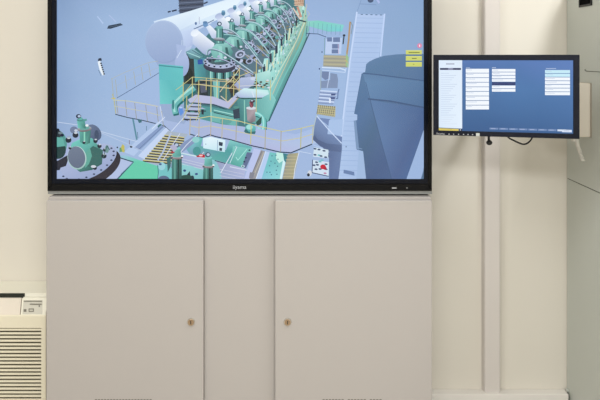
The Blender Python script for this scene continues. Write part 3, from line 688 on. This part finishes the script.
# upper yellow railings in front of the engine
S.line([(176, 90), (186.5, 82), (192.6, 77), (206, 78), (234, 80.5)], 0.6, (204,198,120)); S.line([(180, 98), (192, 84), (200, 84.6), (230, 88.6), (240, 76), (250, 72)], 0.6, (212,202,130))
for x, a, b_ in ((183.5, 82, 101), (187, 96, 110), (192.6, 77, 98), (199, 80, 112), (206.5, 78, 90), (211.2, 79, 112), (217.6, 80, 98), (226.4, 80, 100), (234, 72, 96), (239.5, 70, 92), (256.5, 60, 112), (270.5, 80, 100)):
    S.line([(x, a), (x-0.2, b_)], 0.7, (206,196,110))
S.line([(220, 92), (226, 84), (230, 81), (236, 74), (240, 68)], 0.7, (220,206,160)); S.line([(221, 96), (228, 102), (232, 98)], 0.9, (216,204,180)); S.line([(232, 76), (240, 84)], 0.6, (206,190,120))
S.line([(189, 108), (198, 96), (199, 86)], 0.6, (190,190,120)); S.line([(184, 116), (190, 106)], 0.7, (180,180,120))
# lower level below the platform
S.gpoly([(186, 148), (196, 136), (203, 138), (201, 146), (226, 150), (230, 139.8), (252, 146.6), (246, 168), (231, 166), (212, 160), (190, 154)],
        [(84,180,184),(112,206,206),(90,190,184),(80,176,172),(76,160,160),(120,210,206),(96,180,184),(86,160,170),(90,196,186),(80,180,172),(120,160,190)])
S.poly([(184, 142), (196, 134.6), (200, 138.6), (188, 148), (180, 154), (173, 152)], (130,150,190))
S.gpoly([(203, 138), (211, 136.6), (225.5, 140), (225, 152), (203.4, 148)], [(212,236,248),(226,244,252),(214,240,250),(190,228,240),(206,236,248)])
S.poly([(219, 141.6), (223, 142.4), (222.6, 146), (219, 145.4)], (40,56,80)); S.poly([(219.6, 147.6), (222.4, 148), (222, 151), (219.4, 150.4)], (46,66,90)); S.line([(217.8, 140), (217.4, 151)], 0.5, (120,150,190)); S.ell(206, 144, .5, .5, (90,120,150))
S.poly([(178, 152), (196, 155), (215, 160), (246, 168), (244, 183), (176, 183)], (132,196,206))
S.gpoly([(178, 153.6), (200, 157.4), (206, 160), (206, 170), (180, 162)], [(160,176,220),(172,184,224),(176,182,216),(168,176,214),(160,170,210)])
S.gpoly([(216, 160), (232, 164.5), (246, 168), (244, 183), (222, 183), (221, 172)], [(150,160,196),(166,174,210),(176,184,222),(166,180,222),(160,180,214),(150,166,200)])
for i in range(4): S.line([(182, 158.6+i*2.6), (204, 164+i*2.6)], 0.6, (196,206,226)); S.line([(220, 169+i*3.2), (244, 174+i*3.2)], 0.6, (190,196,222))
S.gpoly([(178, 164), (192, 166), (208, 172), (208, 183), (176, 183)], [(126,206,206),(140,206,212),(120,196,196),(110,186,190),(112,200,196)])
S.poly([(178, 152.6), (180, 152), (206, 157.4), (206, 158.8)], (206,224,238)); S.line([(215, 160.4), (226, 163.4)], 0.8, (40,70,90)); S.line([(221, 172.4), (231, 155), (236, 146)], 0.8, (214,226,244)); S.line([(180, 153), (186.5, 145), (198, 134)], 0.7, (214,226,244)); S.line([(201, 156), (204, 152)], 0.7, (200,220,230))
S.poly([(195.6, 154.4), (198.6, 153.4), (205, 154.6), (205, 157.6), (197, 156.8)], (196,30,50)); S.ell(201, 155.4, 1.9, 0.9, (250,190,190)); S.ell(197.6, 155.2, 1.0, 0.9, (130,14,34))
S.ell(184.8, 170.4, 1.5, 1.2, (46,76,130)); S.ell(196.6, 173.8, 1.6, 1.1, (60,86,140)); S.poly([(186, 176), (190, 170.8), (190.6, 176)], (34,48,66)); S.ell(186.5, 178.4, 7.5, 3.8, (34,82,72)); S.poly([(192, 175), (194, 176), (195, 183), (192, 183)], (36,60,74))
S.ell(196, 139.6, 3.8, 3, (140,206,206)); S.ell(197, 151, 4, 4.5, (70,150,150))
S.gpoly([(233, 146), (252, 148), (244, 168), (231, 164)], [(110,206,196),(104,196,192),(76,180,170),(70,170,158)]); S.line([(236, 157), (238, 160), (247, 149)], 0.8, (150,232,222)); S.line([(237, 146.6), (230, 163)], 0.7, (200,228,236))
S.poly([(247, 152), (253, 152.6), (246, 168), (242, 167)], (96,112,150))
for x, y in ((249.5, 150), (246, 157.5), (244.4, 161.5), (243.4, 166)): S.ell(x, y, 1.0, 0.8, (40,60,84))
S.ell(243, 166, 1.8, 1.3, (190,222,232)); S.ell(243, 166, 0.9, 0.7, (50,70,96)); S.line([(230, 166.5), (244, 169.4), (255, 171.5)], 0.9, (206,216,236))
S.poly([(254, 148), (261, 149.6), (249, 183), (243, 183)], (184,196,238)); S.poly([(261, 150), (265, 151), (255, 183), (248, 183)], (150,150,156)); S.line([(264, 152), (254, 175)], 0.9, (186,180,160)); S.line([(262, 151), (251, 176)], 0.6, (110,108,110)); S.poly([(265.5, 151.5), (269.5, 152), (262, 183), (254.5, 183)], (178,204,242)); S.line([(266, 151), (259.5, 169), (254.5, 183)], 0.7, (214,226,246))
S.poly([(250, 172), (255, 172.6), (253, 178), (249, 178)], (130,132,146))
S.gpoly([(270, 152), (283, 154), (284.6, 162), (280, 183), (260, 183), (265, 168)], [(110,200,200),(96,190,184),(160,236,228),(140,216,222),(140,196,226),(110,196,204)]); S.poly([(276.5, 152), (283, 153), (284, 160), (279, 163), (276, 158)], (186,242,230)); S.poly([(283.4, 158), (285.4, 162), (281, 183), (279, 183)], (206,240,246)); S.poly([(283, 153), (288, 154), (286, 163), (284, 160)], (56,130,140))
for x, y in ((272, 155.6), (276, 155), (278, 159), (271, 161), (275, 163), (277.6, 166), (269.6, 165.6), (276.4, 170), (270, 172), (267, 172), (277, 174), (271.5, 174.5)): S.ell(x, y, 0.7, 0.55, (66,110,136))
S.gpoly([(288, 153.6), (299, 152.6), (293, 183), (281.6, 183), (285, 166)], [(150,150,130),(176,170,124),(166,160,120),(156,154,130),(150,150,134)])
for i in range(8): S.line([(286.6-i*0.6, 156+i*3.4), (297-i*0.6, 156+i*3.4)], 0.5, (196,186,140))
S.line([(299, 152), (295, 168), (293.5, 180)], 0.7, (214,226,246))
# vertical pipes, covers in the foreground bottom centre
for cx, cy, sc_ in ((177, 157, 1.0), (208.5, 166, 0.95)):
    S.gpoly([(cx-5*sc_, cy), (cx+5*sc_, cy), (cx+5*sc_, 183), (cx-6*sc_, 183)], [(64,140,134),(46,100,98),(36,84,80),(50,116,110)])
    S.line([(cx-2*sc_, cy+2), (cx-2*sc_, 183)], 1.8, (84,164,150)); S.line([(cx+1.5*sc_, cy+2), (cx+1.5*sc_, 183)], 1.5, (30,62,60))
    S.ell(cx, cy, 6.4*sc_, 2.2*sc_, (206,214,222), 0, (120,100,104)); S.ell(cx, cy-1.4, 4.6*sc_, 1.6*sc_, (90,176,168))
    S.gpoly([(cx-3.8*sc_, cy-9*sc_), (cx+3.6*sc_, cy-9*sc_), (cx+4.4*sc_, cy-1.4), (cx-4.2*sc_, cy-1.4)], [(110,206,196),(84,176,168),(66,146,140),(90,186,174)])
    S.ell(cx, cy-9*sc_, 3.8*sc_, 1.4*sc_, (120,200,200)); S.ell(cx-0.5, cy-12*sc_, 2.8*sc_, 2.6*sc_, (60,84,108)); S.ell(cx-0.2, cy-12.2*sc_, 1.7*sc_, 1.5*sc_, (178,196,222)); S.ell(cx+5.4*sc_, cy-1, 1.1, 0.9, (240,244,244)); S.ell(cx+5.2*sc_, cy+0.4, 0.9, 0.7, (60,50,60)); S.ell(cx-5*sc_, cy+0.5, 1.1, .8, (90,80,90))
S.poly([(160, 183), (158, 166), (163, 162), (172, 168), (172, 183)], (112,196,198)); S.ell(162, 166, 3.6, 4, (150,210,222)); S.ell(160.6, 164, 1.5, 1.1, (70,100,150)); S.ell(164, 180, 6, 4.6, (90,110,140)); S.poly([(167, 158), (171, 156), (171, 166), (168, 172)], (60,110,112)); S.line([(158, 165), (158.6, 172), (158, 180)], 0.7, (40,110,110))
S.ell(173, 152, 2, 1.2, (170,60,60)); S.poly([(170, 146), (174, 144), (178, 148), (174, 152)], (176,176,206))
# --- right side of the picture ---------------------------------------------------
S.gpoly([(308, 21), (318, 20.6), (344, 25), (342, 31.5), (328, 31.6), (308, 26)], [(130,216,206),(112,216,196),(120,216,210),(112,208,214),(106,208,196),(120,210,200)])
for i in range(8): S.line([(309.5+i*4.4, 22+i*0.5), (309+i*4.4, 33+i*0.3)], 0.35, (100,150,170))
S.line([(306, 33.5), (318, 34), (326, 37)], 0.7, (60,80,120)); S.line([(307, 26), (306, 36)], 0.6, (60,90,120)); S.line([(344, 35.5), (343, 44)], 1.2, (44,56,66)); S.ell(344, 35.4, 1.4, 1.1, (36,44,60))
S.poly([(326, 39), (333, 37), (342, 38), (341, 54), (325, 54)], (186,206,240))
for a in ((327, 37.4, 332, 41.6), (333, 37.4, 340, 42), (332, 44, 339, 48.6), (331.6, 49.4, 338.4, 53.4)): S.rect(*a, (104,126,170))
S.line([(324.6, 38), (324.4, 56)], 0.5, (110,150,150)); S.line([(338, 44), (338.5, 54)], 0.4, (220,190,220))
S.line([(350, 22), (348.6, 40), (346.4, 57)], 1.7, (186,146,96)); S.line([(350.6, 22), (352.5, 26), (351, 34)], 0.5, (120,130,120))
S.poly([(323.6, 55), (346, 55.6), (348.6, 67.6), (323, 66.4)], (168,166,140))
for i in range(6): S.line([(323.6, 56.4+i*1.9), (346+i*0.4, 57.2+i*1.9)], 0.6, ((190,184,140),(140,140,136))[i % 2])
S.poly([(346, 53), (349, 58), (349, 68), (345.6, 66)], (150,196,130)); S.line([(345, 60), (349.5, 64)], 1.0, (196,176,110))
S.line([(322, 67.4), (340, 68.2), (345, 70)], 1.3, (206,224,248)); S.line([(322, 70), (345, 72.4), (346, 68)], 0.8, (196,216,246)); S.ell(319.4, 68.8, 0.7, 0.8, (52,70,120)); S.ell(322, 52, 0.7, .9, (90,110,150))
S.poly([(322, 71.4), (329, 71.6), (328.6, 79), (325, 80), (321.6, 77)], (112,132,172)); S.poly([(330.4, 73), (337, 74), (338, 80), (337.4, 88), (321, 88), (321, 81), (330, 80)], (126,146,182)); S.line([(329.5, 72), (328.6, 80), (327, 88)], 0.6, (196,216,246))
S.line([(321, 70), (320.6, 90), (317, 116)], 0.6, (150,170,160))
S.poly([(320, 90), (338, 91.6), (333.6, 104), (318, 103)], (150,172,214))
for i in range(4): S.line([(320.4-i*0.6, 90.6+i*3.4), (337-i*1.0, 91.8+i*3.4)], 1.2, (202,220,248)); S.line([(319.8-i*0.6, 92.6+i*3.4), (336-i*1.0, 93.8+i*3.4)], 0.9, (120,140,184))
for a in ((331, 93.6, 335.4, 95.4), (330.4, 97.2, 335, 99)): S.rect(*a, (66,84,136))
S.line([(339, 89), (338, 92), (337.6, 98.5), (336, 98.5)], 1.0, (96,120,168)); S.rect(329, 98, 330.8, 103, (220,232,250))
S.poly([(317.6, 104.6), (335.6, 106.4), (335, 117), (316.6, 114)], (176,172,134))
for i in range(9):
    S.line([(318.6+i*2.0, 105.2+i*0.12), (316.8+i*2.0, 113.6+i*0.25)], 0.7, (116,112,92)); 
for i in range(4): S.line([(317.4, 106.4+i*2.2), (335.4, 108.2+i*2.2)], 0.45, (206,196,120))
# ramp / stairway with rungs
S.gpoly([(357, 14), (384, 14.8), (378, 64), (362, 110), (356, 183), (336, 183), (342, 120), (350, 60)], [(176,200,238),(172,198,238),(172,198,238),(166,192,232),(166,192,232),(172,198,236),(172,200,238),(170,196,236)])
for i in range(34):
    y = 18+i*4.9
    xa = 357.2-(y-14)*0.115; xb_ = 383.6-(y-14)*0.12
    if y > 60: xb_ = min(xb_, 368-(y-60)*0.1)
    S.line([(xa, y), (xb_, y+0.5)], 0.6, (150,178,222) if i % 2 else (158,186,228))
S.line([(356.8, 12), (350, 60), (344, 110), (340, 150), (338, 182)], 1.5, (196,216,250)); S.line([(355, 14), (348.4, 60), (342, 116)], 0.5, (150,178,220)); S.line([(384.4, 14), (382, 38), (380.4, 56)], 1.6, (190,212,250))
for i in range(5): S.rect(360.6+i*4.8, 14.2+i*0.14, 362.8+i*4.8, 14.9+i*0.14, (74,104,140))
S.line([(360, 4), (376, 4.8)], 0.5, (120,146,190)); S.line([(361, 0), (357, 12)], 0.5, (120,150,196)); S.ell(370.4, 0.2, 3, 2.6, (64,84,120)); S.line([(376, -2), (379, 3)], 2, (170,186,232))
S.line([(339.6, 140), (338.4, 182)], 1.2, (196,216,250)); S.ell(346, 146.5, 0.4, 0.9, (70,94,130)); S.ell(336.6, 144, .4, .8, (70,94,130))
# curved dark trough lower middle
S.gpoly([(316.6, 116), (328, 127), (341.6, 141), (342, 148), (338, 183), (329, 183), (329, 158), (322, 146), (313, 139), (313.4, 126)], [(120,144,190),(116,140,186),(110,134,178),(104,128,172),(100,122,168),(96,118,164),(92,112,156),(88,108,150),(84,104,146),(112,136,180)])
S.gpoly([(313.6, 134), (318, 139.6), (327, 143.4), (341.6, 144.6), (341, 152), (329, 150.4), (320, 146), (313, 139.6)], [(84,104,144),(80,100,140),(84,104,144),(96,118,160),(90,110,152),(84,104,144),(82,100,140),(78,96,136)])
S.poly([(318, 117.4), (330, 119), (328.6, 126)], (112,136,184)); S.poly([(333, 134.6), (342, 136.6), (341.8, 142), (336, 138)], (104,128,176)); S.poly([(329, 120), (343, 119), (342, 135), (327.4, 134)], (166,194,234)); S.line([(316.4, 115.4), (329, 130), (341.4, 143)], 1.1, (196,216,248)); S.line([(316.6, 115), (314, 126), (313, 136)], 0.8, (176,196,200))
S.line([(313, 144.6), (322, 148), (329, 152)], 0.8, (180,202,238))
# instrument panel with red valve
S.poly([(314, 147), (328.4, 149.6), (328, 158), (313, 156.4)], (206,226,240)); S.poly([(312.4, 159.6), (329, 162), (328.4, 176), (312, 172)], (206,224,242)); S.line([(312.6, 159.6), (312, 172.4), (328.4, 176)], 0.8, (52,66,110))
for x, y, c in ((315, 148.6, 0), (319, 149.4, 0), (324, 150.6, 0), (315, 154.6, 0), (319, 155, 1), (321, 155.8, 0), (325.6, 157, 0), (316.5, 162, 0), (320, 161.4, 1), (326, 164, 0), (314, 165, 0), (316, 169, 0), (320, 168.8, 0), (326, 169, 0), (325, 173, 2), (322, 160, 1), (317.4, 164.6, 0)):
    S.ell(x, y, 1.6, 0.85, ((66,82,118), (110,190,200), (190,120,160))[c], 8)
S.ell(323, 166.6, 2.8, 2.4, (206,36,58)); S.ell(325, 168, 1.5, 1.6, (186,26,50)); S.ell(309.6, 173, 2.2, 3, (206,214,226), 12); S.ell(308.4, 174.6, 1.4, 1.6, (30,38,52)); S.line([(298, 151), (311, 153.4)], 0.5, (206,222,244))
S.poly([(343.6, 169.5), (354, 171.6), (354.4, 175.4), (343.4, 173)], (104,130,176))
# big dark casing, right
S.gpoly([(366, 64.2), (369, 61.6), (375, 58.6), (384, 55.8), (396, 54.4), (410, 53.8), (430, 53.8), (430, 112), (424, 128), (405, 183), (366.4, 183), (363, 151), (356.6, 149.4), (353.6, 120.6), (357, 120), (357.2, 114.6), (354, 113.6), (361.4, 73.6), (365, 72)],
        [(94,130,171),(92,128,169),(92,128,169),(94,128,169),(94,128,167),(90,125,164),(88,123,162),(74,102,147),(76,102,149),(79,106,151),(74,97,140),(76,106,140),(83,115,156),(85,117,160),(83,117,162),(83,117,162),(81,115,158),(83,117,158),(88,125,164)])
S.gpoly([(363, 73), (424.5, 81), (424.5, 107), (369, 98), (365, 82)], [(94,130,171),(88,123,164),(81,113,155),(95,132,175),(99,138,180)])
S.gpoly([(370.6, 100), (424.5, 108.6), (424, 126), (405, 181), (393, 183), (381, 140)], [(94,128,173),(76,104,151),(76,104,153),(79,108,156),(81,104,151),(94,125,171)])
S.line([(363, 73.2), (376, 74.4), (424.5, 80.8)], 1.2, (70,100,140)); S.line([(368, 98.8), (390, 101), (424.5, 107.6)], 1.5, (67,93,132)); S.line([(365.6, 82), (374, 116), (392.5, 183)], 0.5, (70,97,134))
S.poly([(353.6, 120.4), (356, 120.4), (359, 149.6), (356, 148.4)], (120,150,190)); S.line([(357, 147.5), (362, 148.8)], 0.6, (130,160,200))
S.poly([(424.5, 127), (405.4, 181), (419.6, 181), (424.5, 164)], (154,182,224)); S.poly([(424.5, 166), (420, 181), (424.5, 181)], (83,112,147))
# yellow tags and the red marker
for a, b_ in ((50.2, 54.4), (56, 60.6), (62, 66.6)):
    S.rect(405.6, a, 421.6, b_, (206,214,86)); S.rect(406, a+0.2, 421.2, a+0.8, (222,228,110))
S.rect(408.4, 52, 419.4, 52.9, (120,128,50)); S.rect(411.6, 58, 416.4, 58.9, (120,128,50)); S.rect(412.6, 63.9, 414.2, 64.5, (140,148,60))
S.ell(419.3, 45.7, 2.4, 2.4, (226,130,170)); S.rect(418.9, 44.6, 419.8, 46.8, (252,240,246))
S.build('screen', 1.0, tv)

# ------------------------------------------------------------------ small monitor on its arm
A = P(433.2, 57, 2.82); Bp = P(579.6, 57, 2.68)
ux = (Bp-A); ux.z = 0; W = ux.length; ux.normalize(); nrm = Vector((ux.y, -ux.x, 0))   # towards the camera
if nrm.y > 0: nrm = -nrm
ang = math.atan2(ux.y, ux.x)
mz1, mz0 = 1.5082, 1.2065
mon = thing('monitor', 'small black monitor showing a blue menu page, on an arm beside the television', 'monitor', (A+Bp)/2-nrm*0.02)
mon.location.z = mz0
def L2W(u, dpt, z): return A+ux*u-nrm*dpt+Vector((0, 0, z-A.z))
def lbox(bm, u0, u1, d0, d1, z0, z1, bev=0):
    b2 = B(0+u0, u1, d0, d1, z0, z1, bev=bev)
    for v in b2.verts: v.co = L2W(v.co.x, v.co.y, v.co.z)
    me = bpy.data.meshes.new('tmp'); b2.to_mesh(me); b2.free(); bm.from_mesh(me); bpy.data.meshes.remove(me)
    return bm
def uv_of(px, py):
    d = P(px, py, 1.0)-CAM; t = (A-CAM).dot(nrm)/d.dot(nrm); p = CAM+d*t
    return (p-A).dot(ux), p.z
u0, zt_ = uv_of(438.7, 60.2); u1, _ = uv_of(573.2, 60.2); _, zb_ = uv_of(506, 132.2)
bm = bmesh.new()
lbox(bm, 0, u0, 0, 0.02, mz0, mz1, 0.0015); lbox(bm, u1, W, 0, 0.02, mz0, mz1, 0.0015); lbox(bm, u0-0.002, u1+0.002, 0, 0.02, zt_, mz1, 0.0015); lbox(bm, u0-0.002, u1+0.002, 0, 0.02, mz0, zb_, 0.0015)
bz = mkobj('bezel', bm, M_monb, mon)
bm = bmesh.new(); lbox(bm, 0.004, W-0.004, 0.019, 0.032, mz0+0.004, mz1-0.004, 0.004); lbox(bm, 0.1, W-0.1, 0.031, 0.05, mz0+0.05, mz1-0.05, 0.006)
mkobj('back_shell', bm, M_black, mon)
Q = Picture(L2W(0, 0.006, 1.4), nrm, 5e-6); Q.clip = (437, 575, 58, 134.8); Q.sat = 0.9
Q.grid([436, 470, 510, 540, 577], [58, 66, 90, 112, 138], [
 [(96,136,206),(94,134,204),(90,132,200),(92,134,204),(96,138,208)],
 [(92,130,200),(84,124,192),(84,128,194),(90,132,202),(96,136,208)],
 [(78,122,182),(76,122,182),(78,130,192),(78,128,190),(82,130,194)],
 [(70,114,172),(68,114,172),(70,118,178),(70,118,178),(74,122,184)],
 [(62,104,162),(58,100,158),(56,98,156),(58,102,160),(64,108,168)]], 0.93)
MW = (242,248,255)
Q.gpoly([(437, 59), (462.2, 59), (462.2, 128.6), (437, 127.4)], [(220,236,254),(222,236,252),(226,240,254),(216,234,252)])
Q.rect(446, 63.2, 454.4, 64.6, (176,184,206)); Q.rect(440, 68, 461, 69.9, (46,52,96)); Q.rect(448, 68.3, 453, 69.5, (150,154,186))
for i in range(24):
    y = 73+i*2.2; Q.rect(441, y, 447+((i*7) % 9)+2, y+0.5, (196,212,236) if i < 20 else (214,226,244))
Q.poly([(438, 127.9), (458.6, 129), (458.6, 131.2), (438, 130.2)], (232,206,74)); Q.poly([(440, 128.4), (452, 129), (452, 129.4), (440, 128.8)], (170,150,60)); Q.rect(458.9, 128.8, 462, 131, (30,38,60)); Q.rect(459.8, 129.4, 461, 130.4, (220,226,236))
def rows(x0, x1, y0, y1, n, dy=0.0, dark=(), tint=None, cyan=0):
    h = (y1-y0)/n
    for i in range(n):
        ya = y0+i*h; col = (46,56,104) if i in dark else ((196,236,250) if i < cyan else MW)
        k = dy*(i/n)
        Q.poly([(x0, ya+k), (x1, ya+k+dy*0.3), (x1, ya+h-0.55+k+dy*0.3), (x0, ya+h-0.55+k)], col)
        Q.rect(x0+1, ya+k+0.9, x0+1+(x1-x0)*(0.22+0.07*((i*5) % 4)), ya+k+1.35, (178,196,224) if i not in dark else (130,136,176))
Q.rect(466, 67.6, 470, 68.2, (190,204,230)); Q.rect(492, 67.4, 496, 68, (190,204,230)); Q.rect(546, 68.2, 556, 68.8, (180,198,230))
rows(465.8, 489, 68.8, 110, 9); rows(492, 515.4, 69, 92.2, 7, dark=(4,)); rows(545, 570, 70, 95.4, 7, dy=0.3, cyan=2)
Q.rect(492, 83.2, 515.4, 83.6, (60,80,140))
for i in range(8):
    x = 489.5+i*9.7; k = (x-489)*0.026
    Q.poly([(x, 127.6+k), (x+8.8, 127.8+k), (x+8.8, 129.6+k), (x, 129.4+k)], (112,140,190) if i < 7 else (214,226,246)); 
    if i < 7: Q.rect(x+1.5, 128.3+k, x+6, 128.8+k, (176,192,222))
Q.poly([(562, 129.6), (571.8, 129.9), (571.8, 132.4), (562, 132.1)], (214,226,246)); Q.rect(564, 130.6, 569, 131.1, (160,176,206))
Q.build('screen', 1.0, mon, 0.3)
# lower-bezel markings
def mark_mon(bm, px0, px1, py0, py1, out=0.0006):
    a0, za_ = uv_of(px0, py0); a1, zb2 = uv_of(px1, py1)
    lbox(bm, a0, a1, -out, 0.001, min(za_, zb2), max(za_, zb2))
uL, zL = uv_of(440.5, 133.6)
text_obj('brand_lettering', 'iiyama', 0.0125, L2W(uL, -0.0006, zL), ang, M_logo, mon, 0.0002)
bm = bmesh.new()
for px in (448.5, 453, 458, 463, 467.5, 472): mark_mon(bm, px, px+1.1, 133.6+0.02*(px-448), 134.7+0.02*(px-448))
mkobj('button_icons', bm, M_logo, mon)
bm = bmesh.new(); mark_mon(bm, 476, 479.6, 133.0, 136.2, 0.001)
mkobj('sticker', bm, mat('grey_white_sticker', (190,194,190), 0.6), mon)
# arm: plate behind the monitor, joint, two links to the pilaster
arm = mon
c = L2W(W/2, 0.05, 1.36); nb = -nrm
bm = bmesh.new(); lbox(bm, W/2-0.055, W/2+0.055, 0.05, 0.056, 1.305, 1.415, 0.001); mkobj('mounting_plate', bm, M_black, arm)
p0 = L2W(W/2, 0.056, 1.36); p1 = p0-nrm*0.06
mkobj('tilt_joint', tube(bmesh.new(), [p0, p1], 0.018, 16), M_black, arm)
p2 = Vector((X(494, 3.1), 3.10, 1.36))
mkobj('link_bar', tube(bmesh.new(), [p1, p2], 0.014, 12), M_black, arm)
mkobj('pilaster_bracket', B(p2.x-0.025, p2.x+0.025, 3.09, 3.165, 1.30, 1.42, bev=0.004), M_black, arm)
# lock knob hanging below the monitor
kp = P(489.2, 142.6, 2.83)
bm = bmesh.new(); tube(bm, [P(488.8, 128, 2.83), P(488.8, 139, 2.83), kp], 0.0048, 10)
mkobj('knob_stem', bm, M_black, arm)
bm = bmesh.new(); bmesh.ops.create_uvsphere(bm, u_segments=16, v_segments=10, radius=0.0115)
for v in bm.verts: v.co = Vector((v.co.x, v.co.y, v.co.z*0.85))+kp
mkobj('knob', bm, M_black, arm, True)
# connect stem to the joint bar
mkobj('knob_bracket', tube(bmesh.new(), [P(488.8, 128, 2.83), Vector((P(488.8, 128, 2.83).x, 2.83, 1.345)), p1], 0.006, 8), M_black, arm)
cb = spline([P(505, 130, 2.80), P(508, 137, 2.80), P(514, 140.6, 2.80), P(523, 144.2, 2.80), P(528.5, 142.4, 2.79), P(532, 138, 2.79), P(535, 131, 2.78)], 8)
tag(mkobj('cable', tube(bmesh.new(), cb, 0.0031, 8), M_black, None, True), 'black cable looping below the small monitor', 'cable')
